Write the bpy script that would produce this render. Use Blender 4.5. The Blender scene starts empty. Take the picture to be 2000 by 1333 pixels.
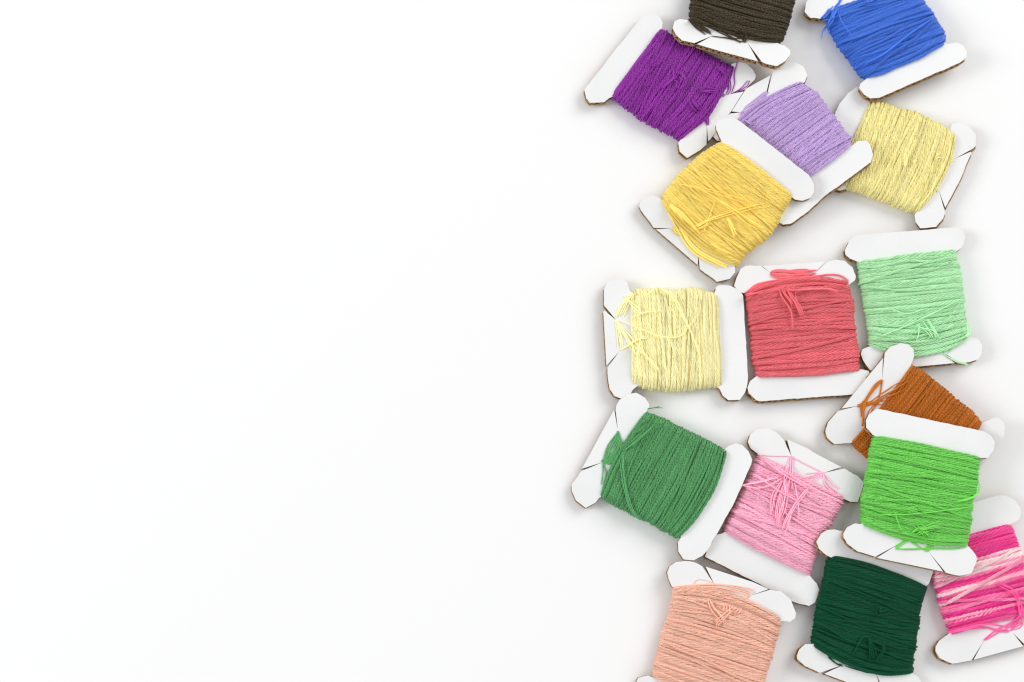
import bpy, math, random
import numpy as np

SC = bpy.context.scene
MM = 0.001
S = 1.0 / 6.0                      # millimetres of table per photograph pixel
# ------------------------------------------------------------------ camera
CAM_H, CAM_BACK, CAM_LEFT = 500.0, 62.0, 50.0     # mm above / towards the viewer / to the left of the picture centre
cam_pos = np.array([-CAM_LEFT, -CAM_BACK, CAM_H])
fwd = -cam_pos / np.linalg.norm(cam_pos)
right = np.cross(fwd, (0, 1, 0)); right /= np.linalg.norm(right)
up = np.cross(right, fwd)
F_PX = np.linalg.norm(cam_pos) / S
cd = bpy.data.cameras.new('camera')
co = bpy.data.objects.new('camera', cd)
SC.collection.objects.link(co)
cd.sensor_width = 36.0
cd.lens = 36.0 * F_PX / 2000.0
cd.clip_start, cd.clip_end = 0.01, 50.0
from mathutils import Matrix, Vector
co.matrix_world = Matrix((
    (right[0], up[0], -fwd[0], cam_pos[0] * MM),
    (right[1], up[1], -fwd[1], cam_pos[1] * MM),
    (right[2], up[2], -fwd[2], cam_pos[2] * MM),
    (0, 0, 0, 1)))
SC.camera = co

# ------------------------------------------------------------------ light
w = bpy.data.worlds.new('World'); SC.world = w; w.use_nodes = True
w.node_tree.nodes['Background'].inputs[0].default_value = (0.99, 0.995, 1.0, 1)
w.node_tree.nodes['Background'].inputs[1].default_value = 0.57

def softbox(name, loc, size, power, col):
    l = bpy.data.lights.new(name, 'AREA'); l.shape = 'RECTANGLE'
    l.size, l.size_y = size; l.energy = power; l.color = col
    o = bpy.data.objects.new(name, l); SC.collection.objects.link(o)
    o.location = loc
    o.rotation_euler = (Vector((0.06, 0, 0)) - Vector(loc)).to_track_quat('-Z', 'Y').to_euler()
    return o
softbox('key_softbox', (1.5, 1.4, 1.5), (1.5, 1.5), 33.0, (1.0, 0.985, 0.96))
softbox('fill_softbox', (-1.5, 0.05, 0.85), (0.6, 0.6), 13.0, (0.99, 0.995, 1.0))

SC.view_settings.view_transform = 'Standard'
SC.view_settings.look = 'None'
SC.view_settings.exposure = 0.08
SC.view_settings.gamma = 1.0
SC.view_settings.use_curve_mapping = False
SC.render.engine = 'CYCLES'
SC.cycles.max_bounces = 8
SC.cycles.diffuse_bounces = 6
SC.cycles.use_denoising = True
SC.cycles.pixel_filter_type = 'BLACKMAN_HARRIS'
SC.cycles.filter_width = 1.25

# ------------------------------------------------------------------ node helpers
def new_mat(name):
    m = bpy.data.materials.new(name); m.use_nodes = True
    nt = m.node_tree
    return m, nt, nt.nodes['Principled BSDF']

def node(nt, typ, **kw):
    n = nt.nodes.new(typ)
    for k, v in kw.items():
        if k.startswith('i_'):
            n.inputs[int(k[2:])].default_value = v
        else:
            setattr(n, k, v)
    return n

def math_n(nt, op, a, b=None):
    n = nt.nodes.new('ShaderNodeMath'); n.operation = op
    for i, v in enumerate((a, b)):
        if v is None: continue
        if isinstance(v, (int, float)): n.inputs[i].default_value = v
        else: nt.links.new(v, n.inputs[i])
    return n.outputs[0]

def lin(c):
    return tuple(((v / 255) / 12.92 if v <= 10 else (((v / 255) + 0.055) / 1.055) ** 2.4) for v in c)

# ------------------------------------------------------------------ materials
def mat_table():
    m, nt, b = new_mat('white_table_surface')
    b.inputs['Base Color'].default_value = (0.89, 0.892, 0.895, 1)
    b.inputs['Roughness'].default_value = 0.6
    b.inputs['Specular IOR Level'].default_value = 0.2
    tc = node(nt, 'ShaderNodeTexCoord')
    nz = node(nt, 'ShaderNodeTexNoise'); nz.inputs['Scale'].default_value = 900
    nt.links.new(tc.outputs['Object'], nz.inputs['Vector'])
    bp = node(nt, 'ShaderNodeBump'); bp.inputs['Strength'].default_value = 0.05; bp.inputs['Distance'].default_value = 0.0002
    nt.links.new(nz.outputs['Fac'], bp.inputs['Height']); nt.links.new(bp.outputs[0], b.inputs['Normal'])
    return m

def mat_paper():
    m, nt, b = new_mat('white_card_paper')
    b.inputs['Roughness'].default_value = 0.5
    b.inputs['Specular IOR Level'].default_value = 0.3
    tc = node(nt, 'ShaderNodeTexCoord')
    uv = node(nt, 'ShaderNodeSeparateXYZ'); nt.links.new(tc.outputs['UV'], uv.inputs[0])
    n1 = node(nt, 'ShaderNodeTexNoise'); n1.inputs['Scale'].default_value = 55; n1.inputs['Detail'].default_value = 3
    nt.links.new(tc.outputs['Object'], n1.inputs['Vector'])
    n2 = node(nt, 'ShaderNodeTexNoise'); n2.inputs['Scale'].default_value = 2500; n2.inputs['Detail'].default_value = 2
    nt.links.new(tc.outputs['Object'], n2.inputs['Vector'])
    cr = node(nt, 'ShaderNodeValToRGB')
    cr.color_ramp.elements[0].position = 0.35; cr.color_ramp.elements[0].color = (0.80, 0.805, 0.81, 1)
    cr.color_ramp.elements[1].position = 0.7; cr.color_ramp.elements[1].color = (0.845, 0.848, 0.85, 1)
    nt.links.new(n1.outputs['Fac'], cr.inputs[0]); nt.links.new(cr.outputs[0], b.inputs['Base Color'])
    # faint washboard of the flutes showing through the liner
    fl = math_n(nt, 'SINE', math_n(nt, 'MULTIPLY', uv.outputs[0], 2 * math.pi / 2.1))
    h = math_n(nt, 'ADD', math_n(nt, 'MULTIPLY', fl, 0.06), math_n(nt, 'ADD', math_n(nt, 'MULTIPLY', n2.outputs['Fac'], 0.25), math_n(nt, 'MULTIPLY', n1.outputs['Fac'], 1.6)))
    bp = node(nt, 'ShaderNodeBump'); bp.inputs['Strength'].default_value = 0.35; bp.inputs['Distance'].default_value = 0.00022
    nt.links.new(h, bp.inputs['Height']); nt.links.new(bp.outputs[0], b.inputs['Normal'])
    return m

def mat_kraft():
    m, nt, b = new_mat('kraft_cut_edge')
    b.inputs['Roughness'].default_value = 0.85
    b.inputs['Specular IOR Level'].default_value = 0.1
    tc = node(nt, 'ShaderNodeTexCoord')
    n1 = node(nt, 'ShaderNodeTexNoise'); n1.inputs['Scale'].default_value = 700; n1.inputs['Detail'].default_value = 4
    nt.links.new(tc.outputs['Object'], n1.inputs['Vector'])
    cr = node(nt, 'ShaderNodeValToRGB')
    cr.color_ramp.elements[0].position = 0.3; cr.color_ramp.elements[0].color = (0.30, 0.165, 0.07, 1)
    cr.color_ramp.elements[1].position = 0.7; cr.color_ramp.elements[1].color = (0.58, 0.38, 0.20, 1)
    nt.links.new(n1.outputs['Fac'], cr.inputs[0]); nt.links.new(cr.outputs[0], b.inputs['Base Color'])
    return m

def mat_flute():
    m, nt, b = new_mat('corrugated_fluting')
    b.inputs['Roughness'].default_value = 0.9
    b.inputs['Specular IOR Level'].default_value = 0.05
    tc = node(nt, 'ShaderNodeTexCoord')
    uv = node(nt, 'ShaderNodeSeparateXYZ'); nt.links.new(tc.outputs['UV'], uv.inputs[0])
    tri = math_n(nt, 'PINGPONG', math_n(nt, 'ADD', uv.outputs[0], 400.0), 1.05)
    d = math_n(nt, 'ABSOLUTE', math_n(nt, 'SUBTRACT', math_n(nt, 'DIVIDE', tri, 1.05), uv.outputs[1]))
    cr = node(nt, 'ShaderNodeValToRGB')
    cr.color_ramp.elements[0].position = 0.16; cr.color_ramp.elements[0].color = (0.50, 0.33, 0.17, 1)
    cr.color_ramp.elements[1].position = 0.30; cr.color_ramp.elements[1].color = (0.10, 0.06, 0.028, 1)  # wall is flat: shade in the flute hollows is painted as dark brown
    nt.links.new(d, cr.inputs[0]); nt.links.new(cr.outputs[0], b.inputs['Base Color'])
    return m

def mat_thread(name, col, ramp=None, rough=0.34, spec=0.6):
    m, nt, b = new_mat(name)
    c = lin(col)
    b.inputs['Roughness'].default_value = rough
    b.inputs['Specular IOR Level'].default_value = spec
    b.inputs['Sheen Weight'].default_value = 0.02
    b.inputs['Sheen Roughness'].default_value = 0.4
    b.inputs['Sheen Tint'].default_value = (min(1, c[0] + .3), min(1, c[1] + .3), min(1, c[2] + .3), 1)
    at = node(nt, 'ShaderNodeAttribute', attribute_name='tint')
    if ramp:
        a2 = node(nt, 'ShaderNodeAttribute', attribute_name='dye')
        cr = node(nt, 'ShaderNodeValToRGB')
        els = cr.color_ramp.elements
        for i, (p, rc) in enumerate(ramp):
            e = els[i] if i < 2 else els.new(p)
            e.position = p; e.color = (*lin(rc), 1)
        nt.links.new(a2.outputs['Fac'], cr.inputs[0])
        base = cr.outputs[0]
    else:
        rgb = node(nt, 'ShaderNodeRGB'); rgb.outputs[0].default_value = (*c, 1)
        base = rgb.outputs[0]
    hs = node(nt, 'ShaderNodeHueSaturation')
    nt.links.new(base, hs.inputs['Color']); nt.links.new(at.outputs['Fac'], hs.inputs['Value'])
    nt.links.new(hs.outputs[0], b.inputs['Base Color'])
    tc = node(nt, 'ShaderNodeTexCoord')
    uv = node(nt, 'ShaderNodeSeparateXYZ'); nt.links.new(tc.outputs['UV'], uv.inputs[0])
    # plied twist of the strand (u: mm along it, v: once round it)
    ph = math_n(nt, 'ADD', math_n(nt, 'MULTIPLY', uv.outputs[0], 2 * math.pi / 0.95), math_n(nt, 'MULTIPLY', uv.outputs[1], 2 * math.pi * 3))
    ply = math_n(nt, 'ABSOLUTE', math_n(nt, 'SINE', math_n(nt, 'MULTIPLY', ph, 0.5)))
    fib = node(nt, 'ShaderNodeTexNoise'); fib.inputs['Scale'].default_value = 1.0; fib.inputs['Detail'].default_value = 2
    cb = node(nt, 'ShaderNodeCombineXYZ')
    nt.links.new(math_n(nt, 'MULTIPLY', uv.outputs[0], 1.6), cb.inputs[0]); nt.links.new(math_n(nt, 'MULTIPLY', ph, 3.0), cb.inputs[1])
    nt.links.new(cb.outputs[0], fib.inputs['Vector'])
    h = math_n(nt, 'ADD', ply, math_n(nt, 'MULTIPLY', fib.outputs['Fac'], 0.5))
    bp = node(nt, 'ShaderNodeBump'); bp.inputs['Strength'].default_value = 0.45; bp.inputs['Distance'].default_value = 0.00015
    nt.links.new(h, bp.inputs['Height']); nt.links.new(bp.outputs[0], b.inputs['Normal'])
    return m

M_TABLE, M_PAPER, M_KRAFT, M_FLUTE = mat_table(), mat_paper(), mat_kraft(), mat_flute()

# ------------------------------------------------------------------ geometry helpers
class Frame:
    """The tilted plane of one card's top face."""
    def __init__(self, ref, z, gx, gy):
        self.g = (gx, gy); self.z0 = 0; self.R = (0, 0)
        # reference point: where the ray of pixel ref meets height z
        P = self._ray(np.array([ref], float))[0]
        k = (z - cam_pos[2]) / P[2]
        self.R = (cam_pos[0] + P[0] * k, cam_pos[1] + P[1] * k); self.z0 = z
        n = np.array([-gx, -gy, 1.0]); self.n = n / np.linalg.norm(n)
    def _ray(self, px):
        a = (px[:, 0] - 1000.0) / F_PX; b = -(px[:, 1] - 666.5) / F_PX
        return fwd[None] + a[:, None] * right[None] + b[:, None] * up[None]
    def bp(self, px, off=0.0):
        """photograph pixels -> points on the plane raised by off (mm)"""
        px = np.atleast_2d(np.asarray(px, float)); d = self._ray(px)
        gx, gy = self.g
        off = np.broadcast_to(np.asarray(off, float), (len(px),))
        num = self.z0 + off + gx * (cam_pos[0] - self.R[0]) + gy * (cam_pos[1] - self.R[1]) - cam_pos[2]
        den = d[:, 2] - gx * d[:, 0] - gy * d[:, 1]
        return cam_pos[None] + d * (num / den)[:, None]

def mesh_obj(name, verts, faces, mats, parent=None, fmat=None, uvs=None, attrs=None, smooth=False, origin=None):
    """verts in mm (world); faces: an (n,4) array or a list of index lists"""
    v = np.asarray(verts, float)
    if origin is not None: v = v - origin[None]
    me = bpy.data.meshes.new(name)
    if isinstance(faces, np.ndarray):
        nf = len(faces)
        me.vertices.add(len(v)); me.vertices.foreach_set('co', (v * MM).astype(np.float32).ravel())
        me.loops.add(nf * 4); me.loops.foreach_set('vertex_index', faces.astype(np.int32).ravel())
        me.polygons.add(nf); me.polygons.foreach_set('loop_start', np.arange(0, nf * 4, 4, dtype=np.int32))
        me.update(calc_edges=True); me.validate()
    else:
        me.from_pydata((v * MM).tolist(), [], faces); me.update()
    for m in mats: me.materials.append(m)
    if fmat is not None: me.polygons.foreach_set('material_index', np.asarray(fmat, np.int32))
    if smooth: me.polygons.foreach_set('use_smooth', np.ones(len(me.polygons), bool))
    if uvs is not None:
        uvl = me.uv_layers.new(name='UVMap')
        if len(uvs) == len(v):
            li = np.zeros(len(me.loops), np.int32); me.loops.foreach_get('vertex_index', li)
            uvl.data.foreach_set('uv', np.asarray(uvs, np.float32)[li].ravel())
        else:
            uvl.data.foreach_set('uv', np.asarray(uvs, np.float32).ravel())
    for k, a in (attrs or {}).items():
        at = me.attributes.new(k, 'FLOAT', 'POINT'); at.data.foreach_set('value', np.asarray(a, np.float32))
    o = bpy.data.objects.new(name, me); SC.collection.objects.link(o)
    if parent is not None: o.parent = parent
    return o

def Z(o, pts):
    return np.array([(o[0] + x / 4.0, o[1] + y / 4.0) for x, y in pts])

def resample(poly, t):
    poly = np.asarray(poly, float)
    d = np.r_[0, np.cumsum(np.linalg.norm(np.diff(poly, axis=0), axis=1))]; d /= d[-1]
    t = np.asarray(t)
    p = np.stack([np.interp(t, d, poly[:, 0]), np.interp(t, d, poly[:, 1])], -1)
    # extrapolate a little past the ends
    e0 = (poly[1] - poly[0]) / max(d[1], 1e-6); e1 = (poly[-1] - poly[-2]) / max(1 - d[-2], 1e-6)
    lo, hi = t < 0, t > 1
    p[lo] += t[lo][:, None] * e0; p[hi] += (t[hi] - 1)[:, None] * e1
    return p

def catmull(P, n):
    P = np.asarray(P, float)
    if len(P) == 2: P = np.array([P[0], (P[0] + P[1]) / 2, P[1]])
    Q = np.vstack([2 * P[0] - P[1], P, 2 * P[-1] - P[-2]])
    seg = len(P) - 1
    u = np.linspace(0, seg - 1e-6, n); i = u.astype(int); f = (u - i)[:, None]
    a, b, c, d = Q[i], Q[i + 1], Q[i + 2], Q[i + 3]
    return 0.5 * (2 * b + (c - a) * f + (2 * a - 5 * b + 4 * c - d) * f ** 2 + (3 * b - a - 3 * c + d) * f ** 3)

def inside(px, poly):
    x, y = px[:, 0], px[:, 1]; r = np.zeros(len(px), bool)
    a = np.asarray(poly); b = np.roll(a, -1, 0)
    for (x0, y0), (x1, y1) in zip(a, b):
        if y0 == y1: continue
        c = ((y0 > y) != (y1 > y)) & (x < (x1 - x0) * (y - y0) / (y1 - y0) + x0)
        r ^= c
    return r

T_CARD = 2.2          # mm, thickness of the corrugated card
W_TOP, W_BOT = 1.75, 1.2

def build_card(fr, outline, bar_dir, lean, parent, origin, rng):
    # nick the scissor-cut outline
    pts = []
    n = len(outline)
    def sharp(i):
        p, q, r_ = outline[i - 1], outline[i], outline[(i + 1) % n]
        u, v = (q - p) / np.linalg.norm(q - p), (r_ - q) / np.linalg.norm(r_ - q)
        return u @ v < -0.3
    sh = [sharp(i) for i in range(n)]
    for i in range(n):
        a, b = outline[i], outline[(i + 1) % n]
        L = np.linalg.norm(b - a); k = max(1, int(L / 9))
        for j in range(k):
            p = a + (b - a) * j / k
            if j and not (sh[i] or sh[(i + 1) % n]): p = p + rng.normal(0, 0.32, 2)
            pts.append(p)
    pts = np.array(pts); n = len(pts)
    # inward normals in picture pixels
    area = 0.5 * np.sum(pts[:, 0] * np.roll(pts[:, 1], -1) - np.roll(pts[:, 0], -1) * pts[:, 1])
    e = np.roll(pts, -1, 0) - np.roll(pts, 1, 0); e /= np.linalg.norm(e, axis=1)[:, None] + 1e-9
    inw = np.stack([-e[:, 1], e[:, 0]], -1) * (1 if area > 0 else -1)
    top = fr.bp(pts); inset = fr.bp(pts + inw * 1.6)
    lv = np.array([lean[0] * S, -lean[1] * S, 0.0]); nv = fr.n
    def ring(base, f): return base - nv * (T_CARD * f) + lv * f
    c3 = np.array([*bar_dir, 0])
    def solid(name, r0, r1, ms, flute=False, par=parent):
        V = np.vstack([r0, r1])
        u = (V @ c3)
        faces, fm, uv = [], [], []
        if not flute:
            # triangulate the cap through mathutils so deep slits stay open
            from mathutils.geometry import tessellate_polygon
            tris = tessellate_polygon([[Vector((p[0], p[1], 0)) for p in pts]])
            for t in tris:
                t = list(t)
                a2, b2, c2 = pts[t[0]], pts[t[1]], pts[t[2]]
                if (b2[0]-a2[0])*(c2[1]-a2[1]) - (b2[1]-a2[1])*(c2[0]-a2[0]) > 0: t = t[::-1]
                faces.append(t); fm.append(0)
                faces.append([n + q for q in t[::-1]]); fm.append(0)
        for i in range(n):
            j = (i + 1) % n
            faces.append([i, j, n + j, n + i] if area > 0 else [j, i, n + i, n + j]); fm.append(1 if not flute else 0)
        vv = np.r_[np.ones(n), np.zeros(n)]
        for f in faces:
            for q in f: uv.append((u[q], vv[q]))
        return mesh_obj(name, V, faces, ms, par, fm, uv, origin=origin)
    card = solid('card', ring(top, 0), ring(top, 0.10), [M_PAPER, M_KRAFT])
    solid('fluting', ring(inset, 0.10), ring(inset, 0.87), [M_FLUTE], True, card)
    solid('backing_sheet', ring(top, 0.87), ring(top, 1.0), [M_KRAFT, M_KRAFT], False, card)
    return card

def tubes(paths, frames, ra, rl, tints, dyes=None, u0=None, RAD=8, pitch=None):
    """paths (m,k,3), frames = (radial (m,k,3), lateral (m,k,3)); returns arrays for one mesh. rows are open tubes."""
    m, k, _ = paths.shape
    ph = np.linspace(0, 2 * np.pi, RAD, endpoint=False)
    rad, lat = frames
    L = np.zeros((m, k)); L[:, 1:] = np.cumsum(np.linalg.norm(np.diff(paths, axis=1), axis=2), axis=1)
    if u0 is not None: L = L + u0[:, None]
    lobe = np.ones((m, k, RAD))
    if pitch: lobe = 0.74 + 0.34 * np.abs(np.cos(1.5 * (ph[None, None] - 2 * np.pi * L[..., None] / pitch))) ** 0.75
    V = paths[:, :, None, :] + (np.cos(ph)[None, None, :] * lobe)[..., None] * rad[:, :, None, :] * ra[..., None, None] + \
        (np.sin(ph)[None, None, :] * lobe)[..., None] * lat[:, :, None, :] * rl[..., None, None]
    idx = np.arange(m * k * RAD).reshape(m, k, RAD)
    a = idx[:, :-1]; b = idx[:, 1:]
    ar, br = np.roll(a, -1, 2), np.roll(b, -1, 2)
    F = np.stack([a, ar, br, b], -1).reshape(-1, 4)
    vcol = np.arange(RAD) / RAD
    uu = np.broadcast_to(L[:, :, None], (m, k, RAD))
    ua, ub = uu[:, :-1], uu[:, 1:]
    v0 = np.broadcast_to(vcol, (m, k - 1, RAD)); v1 = v0 + 1.0 / RAD
    UV = np.stack([np.stack([ua, v0], -1), np.stack([ua, v1], -1), np.stack([ub, v1], -1), np.stack([ub, v0], -1)], -2).reshape(-1, 2)
    T = np.broadcast_to(tints[:, None, None], (m, k, RAD)).ravel()
    D = np.broadcast_to((dyes if dyes is not None else np.zeros((m, k)))[:, :, None], (m, k, RAD)).ravel()
    return V.reshape(-1, 3), F, UV, T, D

def build_winding(fr, A, B, bow0, bow1, r, opt, mat, parent, origin, rng):
    lenA = np.linalg.norm(np.diff(A, axis=0), axis=1).sum(); lenB = np.linalg.norm(np.diff(B, axis=0), axis=1).sum()
    Lm = 0.5 * (lenA + lenB)
    sp = 2 * r
    sig = opt.get('sig', 0.012); seedph = rng.uniform(0, 6.28, 6)
    rows = []   # tA, tB, drop(mm), scale
    rm = r * S
    n0 = int(Lm / (sp * 0.78))
    for i in range(n0):
        t = (i + 0.5) / n0; rows.append((t + rng.normal(0, .002), t + rng.normal(0, .002), 1.75 * rm, 1.08, 0))
    n1 = int(Lm / (sp * 0.92))
    for i in range(n1):
        t = (i + rng.uniform(.2, .8)) / n1
        rows.append((t + rng.normal(0, sig * .4), t + rng.normal(0, sig * .4), rng.uniform(.40, .80) * rm, 1.0, 1))
    n2 = int(Lm / (sp * (opt.get('gap', 1.08) * .93)))
    for i in range(n2):
        t = (i + rng.uniform(.1, .9)) / n2
        t += 0.010 * math.sin(23 * t + seedph[0]) + 0.006 * math.sin(47 * t + seedph[1])
        t = min(max(t, 0.004), 0.996)
        g = sig * (math.sin(9 * t + seedph[2]) * 0.9)
        a, b_ = t + g + rng.normal(0, sig), t - g + rng.normal(0, sig)
        rows.append((a, b_, rng.uniform(-.25, .45) * rm, rng.uniform(.86, 1.08), 2))
    for i in range(opt.get('cross', 3)):
        t = rng.uniform(.12, .88); d = rng.choice([-1, 1]) * rng.uniform(.04, .11)
        rows.append((t + d, t - d, -0.8 * rm, rng.uniform(.75, .95), 2))
    for (a, b_) in opt.get('diag', []):
        rows.append((a, b_, -1.1 * rm, 1.0, 2))
    R = np.array(rows); m = len(R)
    tA, tB = np.clip(R[:, 0], 0.0, 1.0), np.clip(R[:, 1], 0.0, 1.0)
    drop, sc, lay = R[:, 2], R[:, 3], R[:, 4]
    pA, pB = resample(A, tA), resample(B, tB)
    ax = pB - pA; ax /= np.linalg.norm(ax, axis=1)[:, None]
    # ragged ends of the turns; lower layers sit further in
    ins = (drop / rm) * r * 0.55
    pA = pA + ax * (ins + rng.normal(0, r * .30, m))[:, None]; pB = pB - ax * (ins + rng.normal(0, r * .30, m))[:, None]
    tm = 0.5 * (tA + tB)
    bow = ((1 - tm) ** 4)[:, None] * np.array(bow0)[None] + (tm ** 4)[:, None] * np.array(bow1)[None]
    tint = np.clip(rng.normal(1.0, opt.get('tv', .045), m), .82, 1.16)
    wob = rng.normal(0, 1, (m, 3)); f1 = rng.uniform(1.5, 3.5, (m, 3)); p1 = rng.uniform(0, 6.28, (m, 3))
    wz1 = rng.normal(0, 1, (m, 1)); dyn = rng.normal(0, .17, m); dyp = rng.uniform(0, 6.28, (m, 1)); u00 = rng.uniform(0, 20, m)
    P0 = fr.bp(pA, -T_CARD / 2); P1 = fr.bp(pB, -T_CARD / 2)
    Mid_ = 0.5 * (P0 + P1); half_ = 0.5 * np.linalg.norm(P1 - P0, axis=1); D_ = (P1 - P0) / (2 * half_)[:, None]
    c_ = fr.bp(pA * .5 + pB * .5 + bow, -T_CARD / 2) - Mid_
    nv = fr.n
    e = opt.get('end', 3.4)
    parts = []
    for fine in (False, True):
        sel = (lay >= 1) if fine else (lay == 0)
        # loop parameter: top run, round the end, underside, round the other end
        q = np.linspace(0, np.pi / 2, 16 if fine else 6)
        mid = np.linspace(-1, 1, 84 if fine else 11)
        ends = np.sin(q)[1:]; endz = np.cos(q)[1:]
        X, Zc = [], []
        for x in mid: X.append((x, 0.0)); Zc.append(1.0)
        for sx, sz in zip(ends, endz): X.append((1, sx)); Zc.append(sz)
        for sx, sz in zip(ends[::-1][1:], endz[::-1][1:]): X.append((1, sx)); Zc.append(-sz)
        for x in np.linspace(1, -1, 4): X.append((x, 0.0)); Zc.append(-1.0)
        for sx, sz in zip(ends, endz): X.append((-1, sx)); Zc.append(-sz)
        for sx, sz in zip(ends[::-1][1:], endz[::-1][1:]): X.append((-1, sx)); Zc.append(sz)
        X.append((-1, 0.0)); Zc.append(1.0)
        X = np.array(X); Zc = np.array(Zc); k = len(X)
        Mid, half, D, c, tmm, dr, scl = Mid_[sel], half_[sel], D_[sel], c_[sel], tm[sel], drop[sel], sc[sel]
        taper = 0.62 + 0.38 * np.clip(np.minimum(tmm, 1 - tmm) / 0.09, 0, 1) ** 0.6
        htop = (T_CARD / 2 + W_TOP * taper) - dr - rm; hbot = (T_CARD / 2 + W_BOT * taper) - dr - rm * .8
        x = X[None, :, 0] * (half - e - rm)[:, None] + np.sign(X[None, :, 0]) * X[None, :, 1] * e
        z = np.where(Zc[None] > 0, Zc[None] * htop[:, None], Zc[None] * hbot[:, None])
        # slight crown across the top, slight wander of every strand
        un = x / half[:, None]
        z = z + np.where(Zc[None] > 0.5, 0.28 * (1 - un ** 2), 0)
        bw = np.where(Zc[None] > 0.2, 1 - np.abs(un) ** 2.2, 0.0)
        lat = np.cross(D, nv[None]); lat /= np.linalg.norm(lat, axis=1)[:, None]
        w_, f_, p_ = wob[sel], f1[sel], p1[sel]
        wv = sum(w_[:, i:i + 1] * np.sin(f_[:, i:i + 1] * un * 2 + p_[:, i:i + 1]) for i in range(3))
        amp = (.24 if fine else .12) * rm * opt.get('wob', 1.0)
        P = Mid[:, None] + D[:, None] * x[..., None] + nv[None, None] * z[..., None] + c[:, None] * bw[..., None] + lat[:, None] * (wv * amp)[..., None]
        wz = wz1[sel] * np.sin(un * 4 + p_[:, :1])
        P += nv[None, None] * (wz * np.where(Zc[None] > .5, .16 * rm, 0))[..., None]
        tan = np.gradient(P, axis=1); tan /= np.linalg.norm(tan, axis=2)[..., None] + 1e-9
        L = np.broadcast_to(lat[:, None], P.shape)
        radv = np.cross(tan, L); radv /= np.linalg.norm(radv, axis=2)[..., None] + 1e-9
        ra = np.broadcast_to((rm * .9 * scl)[:, None], P.shape[:2]); rl = np.broadcast_to((rm * 1.08 * scl)[:, None], P.shape[:2])
        dy = None
        if opt.get('dye'):
            base = np.clip(np.interp(tmm, *opt['dye']) + dyn[sel] * (1.0 if fine else 0), 0, 1)
            dy = np.clip(base[:, None] + 0.16 * np.sin(un * 1.6 + dyp[sel]), 0, 1)
        if fine:
            # three plies laid round one another make the strand
            Ls = np.zeros(P.shape[:2]); Ls[:, 1:] = np.cumsum(np.linalg.norm(np.diff(P, axis=1), axis=2), axis=1)
            pitch = opt.get('pitch', 5.2) * rng.uniform(.7, 1.5, (len(P), 1)); ph0 = rng.uniform(0, 6.28, (len(P), 1))
            for j in range(3):
                psi = 2 * np.pi * Ls / pitch + ph0 + 2 * np.pi * j / 3
                Q = P + (np.cos(psi)[..., None] * radv) * (rm * .42 * scl)[:, None, None] + (np.sin(psi)[..., None] * L) * (rm * .62 * scl)[:, None, None]
                rr_ = np.broadcast_to((rm * .50 * scl)[:, None], P.shape[:2])
                tj = np.clip(tint[sel] * rng.normal(1.0, .07, len(P)), .75, 1.25)
                parts.append(tubes(Q, (radv, L), rr_, rr_ * 1.05, tj, dy, rng.uniform(0, 20, len(P)), 7))
        else:
            parts.append(tubes(P, (radv, L), ra, rl, tint[sel], dy, u00[sel], 8))
        if fine:
            # stray fibres standing off the surface strands
            nh = opt.get('fuzz', 420)
            si = rng.integers(0, len(P), nh); ki = rng.integers(0, k - 1, nh)
            edge = rng.random(nh) < .45
            ki = np.where(edge, rng.choice(np.where(np.abs(X[:, 1]) > .3)[0], nh), ki)
            b0 = P[si, ki] + radv[si, ki] * rm * .8
            dirn = tan[si, ki] * rng.normal(0, 1, (nh, 1)) + radv[si, ki] * np.abs(rng.normal(.55, .3, (nh, 1))) + lat[si] * rng.normal(0, .6, (nh, 1))
            ln = rng.uniform(.35, 1.1, (nh, 1)); cv = rng.normal(0, .35, (nh, 3))
            ss = np.linspace(0, 1, 5)
            H = b0[:, None] + dirn[:, None] * (ln[:, None] * ss[None, :, None]) + cv[:, None] * (ln[:, None] * ss[None, :, None] ** 2)
            tn = np.gradient(H, axis=1); tn /= np.linalg.norm(tn, axis=2)[..., None] + 1e-9
            l2 = np.cross(tn, np.array([.3, .5, .8])); l2 /= np.linalg.norm(l2, axis=2)[..., None] + 1e-9
            r2 = np.cross(l2, tn); hr = np.broadcast_to(.034 * (1 - .5 * ss)[None], H.shape[:2])
            parts.append(tubes(H, (r2, l2), hr, hr, np.full(nh, 1.1), np.full((nh, 5), .5), None, 4))
    off = 0; Vs, Fs, Us, Ts, Ds = [], [], [], [], []
    for V, F, U, T, Dd in parts:
        Vs.append(V); Fs.append(F + off); Us.append(U); Ts.append(T); Ds.append(Dd); off += len(V)
    return mesh_obj('thread_winding', np.vstack(Vs), np.vstack(Fs), [mat], parent, None, np.vstack(Us), {'tint': np.concatenate(Ts), 'dye': np.concatenate(Ds)}, True, origin)

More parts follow.
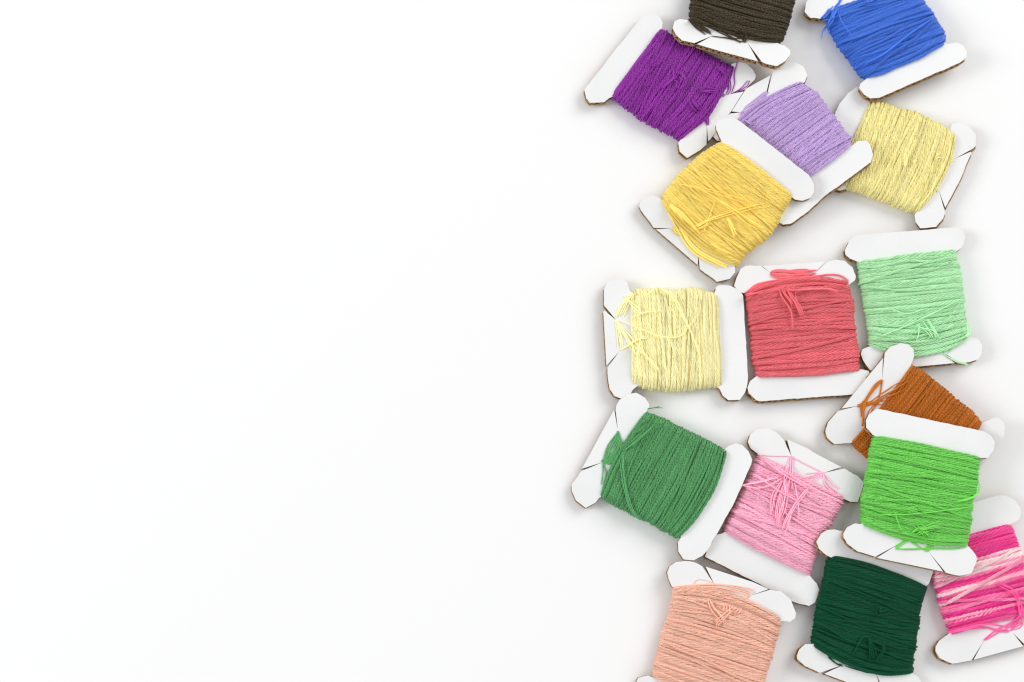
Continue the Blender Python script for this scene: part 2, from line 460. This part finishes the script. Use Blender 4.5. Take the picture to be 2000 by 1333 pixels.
def build_loose(fr, pts, nst, r, spread, poly, mat, parent, origin, rng, lift=0.0, dye=.5):
    k = max(14, int(np.linalg.norm(np.diff(pts, axis=0), axis=1).sum() / 2))
    base0 = pts
    Ps, tint, dys = [], [], []
    for i in range(nst):
        cp = np.array(base0, float)
        j = rng.normal(0, 1, cp.shape) * (spread * .55 if nst > 1 else .5)
        j[0] *= .35
        base = catmull(cp + j, k)
        tg = np.gradient(base, axis=0); tg /= np.linalg.norm(tg, axis=1)[:, None] + 1e-9
        sd = np.stack([-tg[:, 1], tg[:, 0]], -1)
        s = np.linspace(0, 1, k)
        o = (i - (nst - 1) / 2) * spread + rng.normal(0, spread * .25)
        fan = o * (0.35 + 0.65 * s ** .7)
        wob = rng.normal(0, .55) * np.sin(s * rng.uniform(4, 9) + rng.uniform(0, 6)) * min(r, 2.2) * .6
        px = base + sd * (fan + wob)[:, None]
        if nst > 1:      # frayed: every strand is cut to its own length
            cut = rng.uniform(.78, 1.0)
            px = np.stack([np.interp(s * cut, s, px[:, 0]), np.interp(s * cut, s, px[:, 1])], -1)
        ins = inside(px, poly).astype(float)
        kern = np.ones(9) / 9
        insp = np.convolve(np.pad(ins, 4, mode='edge'), kern, 'valid')
        rm = r * S
        off = rm * .8 + insp * (W_TOP + .38 + lift + i * .05) + .1
        Ps.append(fr.bp(px, off)); tint.append(np.clip(rng.normal(1.22, .11), .95, 1.42))  # raised tint paints in the extra light thin loose strands catch and pass
        dys.append(np.full(k, dye))
    P = np.array(Ps)
    tan = np.gradient(P, axis=1); tan /= np.linalg.norm(tan, axis=2)[..., None] + 1e-9
    n = np.broadcast_to(fr.n, P.shape); L = np.cross(tan, n); L /= np.linalg.norm(L, axis=2)[..., None] + 1e-9
    radv = np.cross(L, tan)
    rr = np.broadcast_to((r * S) * np.minimum(1, .55 + 3 * np.minimum(s, 1 - s)), P.shape[:2])
    V, Fc, UV, T, Dy = tubes(P, (radv, L), rr, rr, np.array(tint), np.array(dys), rng.uniform(0, 20, nst), 9, 1.3)
    return mesh_obj('loose_thread', V, Fc, [mat], parent, None, UV, {'tint': T, 'dye': Dy}, True, origin)

# ------------------------------------------------------------------ the surface
tb = mesh_obj('tabletop', [(-1500, -1500, 0), (1500, -1500, 0), (1500, 1500, 0), (-1500, 1500, 0)], [[0, 1, 2, 3]], [M_TABLE])
tb['kind'] = 'structure'

# ------------------------------------------------------------------ the bobbins
# outlines are traced in 4x enlargements: o is the enlargement's corner in the photograph
BOBBINS = [
 dict(label='vivid purple thread bobbin with frayed ends on its right card bar', spec=.32, col=(146, 46, 160), r=3.7,
  o=(1120, 0), ref=(1310, 165), z=3.6, g=(0, 0), lean=(0, 2),
  card=[(85,700),(540,125),(575,108),(640,112),(680,140),(697,180),(692,222),(650,290),(1190,570),(1240,500),(1300,485),(1345,495),(1400,545),(1425,590),(1418,620),(1342,700),(1195,742),(1330,716),(1240,860),(1065,1095),(1052,1105),(1042,965),(1040,1130),(990,1175),(890,1235),(830,1185),(820,1120),(850,1070),(800,1030),(350,740),(275,770),(240,800),(130,805),(100,770)],
  A=[(690,225),(770,262),(900,338),(1010,390),(1160,480),(1250,510)], B=[(280,770),(400,850),(520,950),(640,1010),(740,1060),(815,1105)],
  bow0=(-1,-1), bow1=(13,10), opt=dict(sig=.013, gap=1.1, cross=3, tv=.06),
  loose=[(3,1.5,3,[(1195,742),(1215,680),(1190,580),(1140,540),(1085,530)]),(1,1.6,1,[(1235,735),(1262,650),(1258,580),(1280,475)]),(2,1.5,4,[(1250,728),(1310,690),(1350,655),(1375,625)]),
         (4,2,4,[(1050,975),(1030,910),(975,840),(910,765)]),(3,2,4,[(1185,748),(1120,710),(1050,700),(950,690)]),
         (5,1.5,6,[(690,690),(760,620),(790,540)]),(5,1.5,6,[(820,690),(850,620),(800,570)]),(3,1.4,5,[(610,510),(650,480),(700,410)]),(2,1.5,5,[(560,680),(600,600)])]),
 dict(label='dark olive brown thread bobbin cut off by the top edge, resting on the purple one', spec=.35, col=(60, 50, 29), r=3.0,
  o=(1120, 0), ref=(1420, 90), z=8.4, g=(-.03, -.105), lean=(0, 2),
  card=[(950,170),(1130,-600),(1020,-690),(1030,-760),(1100,-790),(1900,-570),(1960,-520),(1950,-450),(1900,-410),(1790,-420),(1590,335),(1620,352),(1650,358),(1693,392),(1695,425),(1660,475),(1590,518),(1500,498),(1472,484),(1360,335),(1441,480),(1150,402),(966,347),(1092,278),(944,338),(850,318),(800,272),(775,220),(790,168),(830,150),(890,158)],
  A=[(1080,-620),(1000,-350),(912,0),(903,60),(895,150)], B=[(1850,-430),(1800,-300),(1740,0),(1715,90),(1690,200),(1660,280),(1620,350)],
  bow0=(0,-4), bow1=(0,13), opt=dict(sig=.013, cross=4),
  loose=[(6,1.8,3,[(900,150),(980,215),(1085,280)]),(1,1.8,1,[(1080,283),(1200,300),(1345,338)]),(4,1.8,4,[(940,150),(1180,250),(1350,335)]),(1,1.6,1,[(1490,292),(1300,300),(1100,285)]),(4,1.6,4,[(1345,330),(1320,260),(1260,225)])]),
 dict(label='royal blue thread bobbin with a frayed tuft, cut off by the top edge', col=(52, 112, 218), r=4.0,
  o=(1500, 0), ref=(1700, 185), z=6.8, g=(.03, -.07), lean=(1, 3),
  card=[(712,690),(722,655),(765,620),(810,590),(540,150),(450,120),(410,148),(330,140),(285,95),(297,20),(340,-40),(1050,-360),(1120,-350),(1160,-290),(1140,-220),(1100,-120),(1310,330),(1390,345),(1480,335),(1530,360),(1555,410),(1548,455),(1500,490),(870,765),(800,770),(750,740)],
  A=[(440,130),(490,280),(560,400),(640,490),(690,580),(750,618)], B=[(1130,-130),(1215,0),(1270,70),(1310,150),(1370,230),(1392,290),(1375,345)],
  bow0=(-2,-4), bow1=(4,6), opt=dict(sig=.012, gap=1.1, cross=4, diag=[(.97,.62)]),
  loose=[(2,1.8,4,[(640,-100),(590,-20),(520,60),(480,150),(440,240),(415,300)]),(2,1.8,3,[(640,-100),(545,40),(500,150),(470,210),(490,290)]),(1,1.6,1,[(560,-20),(545,80),(570,170),(620,240),(660,290)]),
         (4,2.2,5,[(425,150),(470,120),(520,50)]),(5,1.5,5,[(760,30),(820,20),(860,-20)]),(1,3.4,1,[(760,500),(900,420),(1100,270),(1290,150)])]),
 dict(label='pale lavender thread bobbin under the golden yellow one', col=(198, 168, 222), r=3.2,
  o=(0, 0), full=True, ref=(1550, 270), z=6.0, g=(.10, -.03), lean=(2, 2),
  card=[(1499,182),(1509,142),(1516,133),(1530,124),(1555,122),(1570,131),(1577,147),(1572,160),(1566,165),(1558,177),(1645,287),(1664,285),(1675,276),(1692,275),(1699,282),(1705,302),(1701,317),(1647,357),(1612,382),(1580,412),(1545,437),(1530,439),(1518,433),(1510,420),(1512,400),(1530,380),(1520,370),(1440,270),(1425,275),(1400,275),(1388,262),(1400,240),(1427,222),(1447,220),(1429,218),(1457,174),(1505,147),(1497,180)],
  A=[(1568,163),(1598,182),(1612,201),(1630,225),(1645,245),(1662,268),(1663,283)], B=[(1418,262),(1450,310),(1490,350),(1530,386)],
  bow0=(-6,-12), bow1=(0,0), opt=dict(sig=.012, cross=2, tv=.035),
  loose=[(4,1.5,4,[(1447,222),(1470,212),(1495,200)]),(4,1.5,4,[(1499,180),(1480,195),(1450,220)]),(6,1.4,3,[(1478,215),(1490,200),(1500,192)]),(3,1.5,3,[(1445,222),(1455,235),(1475,245)])]),
 dict(label='golden yellow thread bobbin lying across the lavender one', col=(255, 227, 114), r=2.8,
  o=(1220, 220), ref=(1500, 305), z=9.6, g=(.112, .115), lean=(0, 2),
  card=[(715,130),(712,95),(735,60),(790,40),(860,45),(910,75),(1440,490),(1478,560),(1480,620),(1450,668),(1390,690),(1330,680),(1300,655),(1230,650),(1130,880),(950,1060),(850,1180),(862,1210),(864,1248),(820,1300),(720,1324),(704,1308),(588,1224),(576,1115),(570,1192),(245,913),(372,906),(228,902),(200,860),(130,770),(113,735),(120,705),(150,665),(220,650),(270,665),(310,700),(365,690),(420,560),(560,390),(770,260)],
  A=[(750,225),(600,310),(480,420),(400,500),(340,580),(290,650),(285,690)], B=[(1312,668),(1280,725),(1240,790),(1200,880),(1130,980),(1050,1040),(950,1120),(890,1205)],
  bow0=(3,-2), bow1=(-18,9), opt=dict(sig=.022, gap=1.02, cross=7, tv=.05),
  loose=[(3,1.6,3,[(365,905),(480,925),(700,820),(1000,740),(1120,720)]),(1,1.7,1,[(565,1110),(620,920),(715,680)]),(3,1.6,3,[(565,1105),(590,1010),(645,950)]),(4,1.6,4,[(365,905),(440,940),(580,910),(700,850)]),
         (14,3.0,3.2,[(345,730),(448,862),(588,1040),(840,1172)]),(2,1.6,4,[(420,560),(760,650),(1150,770)]),(2,1.6,4,[(540,570),(720,680),(1000,870),(1130,930)]),(3,1.6,4,[(800,820),(840,900),(870,980)]),(2,1.6,4,[(380,760),(430,890),(470,930)])]),
 dict(label='soft yellow thread bobbin under the lavender and blue ones', col=(251, 240, 164), r=3.1,
  o=(1500, 160), ref=(1770, 310), z=3.6, g=(0, 0), lean=(5, 3),
  card=[(525,245),(560,170),(625,90),(690,42),(760,40),(800,90),(800,180),(1380,440),(1420,380),(1440,330),(1500,322),(1575,355),(1625,420),(1622,500),(1604,521),(1452,605),(1585,546),(1588,560),(1490,790),(1395,965),(1385,985),(1335,852),(1384,1025),(1368,1070),(1310,1135),(1190,1145),(1152,1095),(1145,1040),(1180,980),(1130,970),(650,800),(600,840),(560,850),(480,830),(450,760),(470,650)],
  A=[(790,160),(850,148),(920,160),(1010,200),(1150,230),(1290,300),(1420,375),(1445,395)], B=[(550,790),(600,845),(720,880),(860,930),(960,975),(1060,1010),(1145,1035)],
  bow0=(-3,-1), bow1=(17,6), opt=dict(sig=.012, cross=4, tv=.04),
  loose=[(4,1.8,3,[(1455,602),(1400,618),(1345,585),(1305,615)]),(4,1.8,3,[(1228,785),(1270,838),(1315,805)]),(2,1.7,3,[(1330,858),(1300,760),(1290,680)]),(3,1.4,3,[(1070,660),(1080,560)]),(2,1.4,3,[(1140,640),(1160,600)])]),
 dict(label='mint green thread bobbin with frayed crossing ends near its lower bar', col=(182, 236, 182), r=3.7,
  o=(1420, 440), ref=(1780, 580), z=3.6, g=(0, 0), lean=(0, 3),
  card=[(920,195),(955,125),(1000,85),(1060,75),(1790,18),(1840,40),(1860,90),(1852,140),(1830,180),(1790,207),(1760,240),(1820,870),(1850,885),(1900,873),(1960,885),(1995,940),(1988,1010),(1960,1050),(1890,1072),(1815,1078),(1698,1000),(1778,1078),(1460,1108),(1120,1135),(1065,1060),(1045,1005),(1058,970),(1100,953),(1150,940),(1080,320),(1025,287),(960,262),(925,230)],
  A=[(1012,290),(1015,400),(1042,500),(1050,600),(1075,700),(1080,780),(1100,860),(1098,940)], B=[(1790,205),(1815,300),(1842,420),(1850,520),(1862,640),(1870,760),(1892,830),(1880,880)],
  bow0=(0,-2), bow1=(0,29), opt=dict(sig=.011, gap=1.1, cross=4, tv=.04),
  loose=[(6,1.7,4,[(1690,1005),(1640,920),(1600,830),(1540,745)]),(2,1.6,3,[(1690,1005),(1580,950),(1530,930)]),(1,1.6,1,[(1500,770),(1495,850),(1470,930)]),(1,1.8,1,[(1845,570),(1700,760),(1500,960)]),(2,1.6,4,[(1470,790),(1600,830),(1680,900)]),
         (3,1.7,2,[(1690,1010),(1790,1060),(1860,1080),(1885,1110)]),(1,1.8,1,[(1200,870),(1500,740),(1840,570)]),(1,1.8,1,[(1250,640),(1400,690),(1560,650)]),(3,2.2,4,[(1880,780),(1890,840),(1830,890),(1720,960),(1690,1000)])]),
 dict(label='coral red thread bobbin with a tail of loose strands hanging from its top slit', col=(232, 104, 114), r=3.9,
  o=(1420, 440), ref=(1570, 650), z=3.8, g=(.005, -.01), lean=(-2, 4),
  card=[(55,475),(75,410),(105,345),(145,318),(262,318),(338,372),(276,321),(768,284),(682,378),(783,289),(850,270),(920,280),(980,330),(1007,400),(1000,430),(960,462),(910,490),(970,1125),(1055,1128),(1108,1140),(1120,1200),(1100,1280),(1040,1312),(960,1325),(260,1376),(228,1368),(168,1308),(160,1268),(180,1220),(220,1188),(280,1150),(200,530),(132,532),(95,520)],
  A=[(132,540),(145,650),(152,750),(175,850),(178,950),(187,1030),(200,1100),(215,1180)], B=[(958,462),(970,530),(1000,630),(1002,750),(1012,850),(1035,970),(1035,1060),(1042,1130)],
  bow0=(4,-17), bow1=(0,6), opt=dict(sig=.010, gap=1.12, cross=2, diag=[(.80,.60)], tv=.05),
  loose=[(2,2.2,3,[(340,370),(480,355),(620,353),(682,376)]),(8,3.2,3.6,[(345,376),(430,385),(560,390),(685,384)]),(4,2.6,6,[(380,405),(520,425),(660,400)]),(6,3,6,[(145,538),(320,482),(560,450),(800,455),(935,490)]),(3,2.2,3,[(160,515),(250,465),(400,435),(560,410),(680,382)]),
         (2,2.2,3,[(340,370),(420,420),(440,510),(500,610),(525,660)]),(2,2.2,3,[(350,375),(440,460),(500,560),(545,640)]),(1,2.8,1,[(400,460),(430,560),(490,660),(510,740),(515,810)]),(3,2.2,3,[(420,430),(500,540),(560,640),(590,730)]),
         (1,1.5,1,[(680,370),(630,450),(550,490),(540,560),(590,690)])]),
 dict(label='pale cream yellow thread bobbin with tangled strands beside the coral red one', col=(254, 246, 186), r=3.2,
  o=(1150, 490), ref=(1320, 670), z=3.6, g=(0, 0), lean=(0, 2),
  card=[(120,300),(150,240),(200,215),(260,218),(300,250),(318,310),(360,360),(400,370),(960,370),(990,310),(992,285),(1020,268),(1100,272),(1180,310),(1205,350),(1215,500),(1238,900),(1244,980),(1238,1050),(1222,1105),(1180,1165),(1090,1168),(1045,1130),(1025,1085),(970,1030),(420,1030),(345,1085),(320,1130),(250,1155),(200,1135),(163,1080),(150,1000),(146,915),(238,788),(138,898),(113,475),(122,468),(213,542),(118,425)],
  A=[(330,325),(400,290),(560,288),(680,305),(800,278),(880,300),(990,325)], B=[(340,1050),(430,1090),(560,1102),(680,1112),(800,1095),(900,1080),(1022,1078)],
  bow0=(-1,0), bow1=(1,0), opt=dict(sig=.018, gap=1.05, cross=6, tv=.045, end=4.0),
  loose=[(6,1.9,4,[(345,330),(280,430),(215,545)]),(4,1.7,3,[(215,545),(235,660),(250,775)]),(3,1.7,3,[(250,775),(310,740),(400,690),(520,675)]),(2,1.7,4,[(280,350),(370,450),(440,490)]),(1,1.5,1,[(220,545),(330,580),(480,640),(600,675),(720,660),(850,500)]),
         (2,1.7,4,[(230,560),(330,690),(480,850),(560,930)]),(1,1.7,1,[(340,520),(440,482),(540,480)]),(2,1.4,3,[(450,350),(500,300),(560,295),(650,370),(700,450),(820,700),(870,850)]),(4,1.8,5,[(215,545),(260,640),(320,740),(345,810)]),(2,1.6,4,[(400,690),(380,850),(390,960)])]),
 dict(label='medium green thread bobbin with strands drawn into both left slits', col=(82, 154, 92), r=2.9,
  o=(1090, 750), ref=(1290, 920), z=4.4, g=(.055, 0), lean=(0, 2),
  card=[(455,170),(480,125),(540,82),(610,70),(680,110),(712,160),(710,190),(690,222),(700,280),(1260,560),(1305,512),(1328,488),(1392,464),(1440,480),(1488,528),(1516,592),(1508,632),(1380,920),(1248,1160),(1168,1300),(1128,1344),(1060,1380),(980,1372),(940,1312),(936,1240),(960,1200),(920,1140),(400,850),(320,892),(290,930),(215,970),(140,912),(108,840),(105,790),(180,684),(350,612),(186,664),(437,203),(469,368),(449,205)],
  A=[(700,215),(800,255),(880,288),(950,330),(1080,388),(1200,450),(1305,510)], B=[(320,890),(400,940),(500,990),(600,1050),(720,1100),(800,1150),(925,1215)],
  bow0=(-8,-8), bow1=(17,6), opt=dict(sig=.010, gap=1.05, cross=2, tv=.05, end=2.6),
  loose=[(4,1.7,3,[(470,370),(490,500),(520,750),(570,950),(630,1060)]),(1,2.6,1,[(468,376),(398,478),(347,606)]),(1,2.6,1,[(472,384),(409,486),(352,609)]),(1,2.6,1,[(476,392),(420,494),(357,612)]),(1,2.6,1,[(480,400),(431,502),(362,615)]),(1,2.6,1,[(484,408),(442,510),(367,618)]),(1,2.6,1,[(488,416),(453,518),(372,621)]),(1,2.6,1,[(492,424),(464,526),(377,624)]),(1,2.6,1,[(496,432),(475,534),(382,627)]),(1,2.6,1,[(500,440),(486,542),(387,630)]),(1,2.6,1,[(504,448),(497,550),(392,633)]),(5,2,5,[(345,610),(450,560),(600,420),(740,280)]),(3,2,3,[(352,615),(365,700),(335,860)]),(3,1.8,4,[(345,610),(420,600),(470,570)]),
         (2,1.6,2,[(700,194),(760,182),(815,180)])]),
 dict(label='rusty brown thread bobbin half hidden under the bright green one', spec=.3, col=(192, 108, 26), r=2.7,
  o=(1500, 640), ref=(1755, 690), z=7.1, g=(.05, .08), lean=(-1, 2),
  card=[(915,195),(955,152),(1040,122),(1100,135),(1137,170),(1140,230),(1118,288),(1130,350),(1620,770),(1680,740),(1750,710),(1800,702),(1845,745),(1853,790),(1840,860),(1790,930),(1690,1060),(1450,1400),(1380,1450),(1290,1440),(1240,1380),(1250,1300),(1200,1230),(730,870),(640,905),(520,912),(462,862),(448,815),(470,740),(545,655),(705,612),(574,634),(898,240),(892,412),(908,235)],
  A=[(1120,285),(1200,325),(1350,450),(1480,560),(1590,640),(1670,740)], B=[(640,905),(700,970),(770,1030),(900,1150),(1050,1250),(1200,1340)],
  bow0=(2,2), bow1=(0,0), opt=dict(sig=.009, gap=1.0, cross=3, tv=.08, end=2.6, pitch=2.8),
  loose=[(3,4.2,4,[(890,412),(830,470),(770,560),(742,620),(730,700),(700,800)]),(4,1.9,4,[(700,615),(800,600),(870,550),(1000,480),(1130,400)]),(3,1.7,3,[(700,615),(800,590),(930,575)]),(2,1.5,3,[(890,412),(870,560),(850,620)]),(2,1.6,3,[(870,560),(800,640),(770,690)])]),
 dict(label='bright lime green thread bobbin, topmost, resting on the brown and dark green ones', col=(112, 208, 82), r=3.7,
  o=(1500, 820), ref=(1800, 970), z=9.5, g=(-.012, .006), lean=(0, 2),
  card=[(765,5),(788,-40),(850,-84),(905,-76),(1690,92),(1742,125),(1772,175),(1765,238),(1720,297),(1650,302),(1600,340),(1530,950),(1560,985),(1625,1060),(1633,1090),(1592,1200),(1500,1220),(1392,1197),(1252,1030),(1370,1188),(850,1080),(1010,978),(837,1071),(700,1030),(620,970),(588,915),(590,885),(620,840),(680,810),(720,818),(780,790),(880,150),(818,118),(768,62)],
  A=[(815,122),(790,220),(770,330),(760,430),(745,500),(725,580),(715,640),(715,720),(712,812)], B=[(1655,310),(1655,380),(1642,460),(1642,530),(1612,620),(1602,700),(1600,780),(1580,880),(1560,982)],
  bow0=(2,-3), bow1=(-4,14), opt=dict(sig=.011, gap=1.1, cross=4, tv=.05),
  loose=[(2,1.8,3,[(1240,1030),(1100,940),(1040,870),(1010,780),(985,680)]),(5,1.7,4,[(1000,1000),(1100,930),(1170,880),(1280,830)]),(5,1.7,4,[(1240,1030),(1260,950),(1220,880),(1150,800)]),(1,2.6,1,[(1000,1005),(1200,1010),(1400,1005),(1555,985)]),
         (3,1.8,4,[(1240,1030),(1285,960),(1240,880)]),(1,1.8,1,[(860,742),(1150,735),(1600,680)]),(1,3.2,1,[(1650,500),(1645,570),(1580,615),(1480,640)]),(4,1.4,6,[(1090,700),(1150,720)]),(4,1.5,4,[(1180,860),(1350,820)])]),
 dict(label='light pink thread bobbin with long frayed ends between the medium and bright green ones', col=(253, 182, 208), r=3.2,
  o=(1300, 820), ref=(1530, 1010), z=3.6, g=(0, 0), lean=(0, 2),
  card=[(643,175),(660,120),(710,75),(800,66),(870,100),(918,152),(985,288),(948,153),(1110,225),(1200,280),(1372,370),(1236,416),(1398,383),(1500,440),(1547,490),(1532,560),(1500,642),(1442,642),(1398,620),(1330,630),(1090,1180),(1180,1280),(1200,1330),(1168,1428),(1120,1456),(1048,1440),(1000,1424),(800,1320),(308,1070),(330,1010),(400,900),(440,890),(500,860),(780,310),(715,262),(665,225)],
  A=[(715,265),(660,370),(635,450),(595,520),(545,640),(490,750),(440,870)], B=[(1395,610),(1385,680),(1330,760),(1300,830),(1240,900),(1200,960),(1190,1060),(1160,1130),(1130,1225)],
  bow0=(3,4), bow1=(-2,2), opt=dict(sig=.016, gap=1.1, cross=6, tv=.06),
  loose=[(6,1.7,4,[(985,290),(975,400),(960,500),(955,570)]),(3,1.7,4,[(910,480),(850,620),(830,740)]),(4,1.7,4,[(920,520),(885,680),(870,850)]),(3,1.7,4,[(950,480),(930,640),(895,790)]),(4,1.7,4,[(1110,540),(1010,660),(950,790),(920,890)]),(1,1.9,1,[(1010,490),(1030,620),(1045,760)]),
         (1,1.4,1,[(715,275),(820,283),(985,285)]),(1,1.4,1,[(985,290),(1100,350),(1235,415)]),(3,1.7,4,[(1235,415),(1150,435),(1060,450)]),(3,1.9,4,[(1232,420),(1280,510),(1385,600)]),(2,1.6,4,[(1225,425),(1150,490)]),(3,1.9,4,[(600,510),(750,500),(900,450)]),(2,1.9,5,[(760,300),(960,430),(1230,590)]),(2,1.9,5,[(700,430),(900,570),(1100,680)])]),
 dict(label='peach thread bobbin cut off by the bottom edge', col=(242, 190, 167), r=3.1,
  o=(1220, 1000), ref=(1520, 1180), z=6.2, g=(.045, .03), lean=(0, 1),
  card=[(332,475),(350,428),(400,393),(480,383),(560,400),(605,425),(702,568),(632,428),(1000,548),(1125,604),(982,655),(1138,609),(1220,620),(1300,690),(1338,790),(1332,832),(1290,860),(1228,852),(1170,880),(1020,1520),(1080,1560),(1150,1620),(1130,1690),(1060,1700),(110,1400),(85,1345),(105,1298),(180,1278),(235,1300),(300,1260),(450,630),(370,585),(345,530)],
  A=[(375,590),(355,700),(335,800),(295,900),(270,1000),(245,1100),(220,1200),(205,1290)], B=[(1225,860),(1210,960),(1185,1030),(1165,1120),(1140,1200),(1110,1290),(1090,1400),(1070,1560)],
  bow0=(5,-24), bow1=(0,4), opt=dict(sig=.011, gap=1.06, cross=4, tv=.05),
  loose=[(4,1.7,3,[(700,575),(655,640),(685,740),(760,840),(800,920)]),(3,1.7,4,[(750,650),(790,730),(800,800)]),(3,1.7,4,[(980,650),(860,740),(740,840),(690,880)]),(3,1.6,4,[(930,720),(850,790)]),(4,1.6,4,[(720,830),(745,890)]),(1,1.0,1,[(700,560),(640,535),(580,530),(550,545),(550,575)]),(4,1.9,4,[(380,590),(700,580),(950,625),(985,655)])]),
 dict(label='dark forest green thread bobbin under the bright lime green one', spec=.18, col=(0, 75, 47), r=3.0,
  o=(1500, 1000), ref=(1600, 1055), z=7.0, g=(-.03, .078), lean=(-2, 3),
  card=[(378,235),(415,172),(460,143),(520,138),(600,155),(1200,320),(1270,380),(1290,470),(1258,560),(1240,575),(1170,610),(1080,1210),(1130,1262),(1175,1290),(1205,1340),(1190,1400),(1120,1440),(1020,1440),(900,1395),(846,1266),(880,1394),(640,1340),(440,1265),(602,1190),(405,1258),(290,1205),(228,1150),(228,1120),(245,1075),(290,1035),(340,1033),(410,1020),(540,380),(450,335),(400,290)],
  A=[(480,335),(445,400),(430,500),(405,600),(375,720),(360,800),(345,900),(327,1000),(330,1035)], B=[(1242,588),(1215,680),(1195,780),(1182,880),(1165,980),(1160,1060),(1135,1160),(1135,1250)],
  bow0=(4,-7), bow1=(4,24), opt=dict(sig=.013, gap=1.08, cross=6, tv=.08),
  loose=[(2,1.6,4,[(590,1190),(660,1120),(730,1000),(780,990),(800,1060),(800,1200)]),(4,1.6,4,[(800,1000),(830,1200)]),(3,1.6,4,[(830,1010),(910,1060),(820,1220)]),(3,1.6,4,[(880,740),(870,800),(960,780)]),(1,1.0,1,[(590,870),(610,915)]),(3,1.8,4,[(470,1125),(530,1180),(600,1190)]),(4,1.8,4,[(600,1190),(720,1222),(840,1262)])]),
 dict(label='hot pink and white variegated thread bobbin cut off by the right edge', col=(242, 40, 150), r=4.3,
  ramp=[(0, (255, 230, 230)), (.25, (253, 170, 196)), (.62, (246, 92, 164)), (1, (238, 22, 140))],
  o=(1500, 1000), ref=(1900, 1180), z=3.6, g=(0, 0), lean=(-2, 3),
  card=[(1150,170),(1160,90),(1210,42),(1615,-75),(1790,-127),(1860,-127),(1930,-90),(1972,-30),(1977,20),(1960,62),(1910,88),(1850,140),(2050,780),(2130,790),(2200,830),(2210,920),(2150,990),(2010,1040),(1912,946),(1995,1050),(1606,1156),(1690,1003),(1590,1161),(1440,1187),(1340,1142),(1308,1088),(1312,1050),(1335,1010),(1400,962),(1450,920),(1290,320),(1220,290),(1170,240)],
  A=[(1215,300),(1240,400),(1255,470),(1285,580),(1320,680),(1350,790),(1385,890),(1405,955)], B=[(1900,90),(1930,160),(1960,240),(1992,340),(2030,470),(2080,620),(2110,720),(2130,800)],
  bow0=(0,-2), bow1=(0,-6), opt=dict(sig=.010, gap=1.02, cross=2, tv=.03, diag=[(.66,.38)],
     dye=([0,.22,.26,.34,.40,.46,.50,.53,.56,.60,.66,.70,.73,.78,.82,.86,.90,.94,1],[.95,.9,.45,.35,.3,.95,.9,.1,.15,.9,.85,.3,.5,.95,.8,.2,.85,.9,.6])),
  loose=[(3,1.7,3,[(1900,920),(1970,870),(1980,760),(1930,640),(1830,570),(1760,545)]),(2,1.7,4,[(1900,920),(1985,800),(1995,720)]),(3,2.2,4,[(1690,1000),(1800,930),(1930,860),(2040,760)]),(3,2.4,4,[(1405,945),(1650,900),(1800,910),(1920,930)])]),
]

for bi, b in enumerate(BOBBINS):
    rng = np.random.default_rng(100 + bi)
    o = b['o']
    conv = (lambda p: np.array(p, float)) if b.get('full') else (lambda p: Z(o, p))
    fr = Frame(b['ref'], b['z'], *b['g'])
    card, A, B = conv(b['card']), conv(b['A']), conv(b['B'])
    ctr = fr.bp([card.mean(0)], 0)[0]
    origin = np.array([ctr[0], ctr[1], 0.0])
    root = bpy.data.objects.new('thread_bobbin', None); SC.collection.objects.link(root)
    root.empty_display_size = 0.01
    root.location = origin * MM
    root['label'] = b['label']; root['category'] = 'thread bobbin'; root['group'] = 'bobbins of embroidery thread on white cards'
    PA, PB = fr.bp(A, 0), fr.bp(B, 0)
    bd = (PB.mean(0) - PA.mean(0))[:2]; bd /= np.linalg.norm(bd)
    build_card(fr, card, bd, b['lean'], root, origin, rng)
    mt = mat_thread('thread_%s' % '_'.join(b['label'].split()[:2]), b['col'], b.get('ramp'), spec=b.get('spec', 0.6))
    build_winding(fr, A, B, b['bow0'], b['bow1'], b['r'] * .8, b['opt'], mt, root, origin, rng)
    poly = np.vstack([A, B[::-1]])
    for li, (n, r, spd, pts) in enumerate(b['loose']):
        build_loose(fr, conv(pts), n, r * .60, spd * .9, poly, mt, root, origin, rng, lift=min(.6, .06 * li), dye=.62)
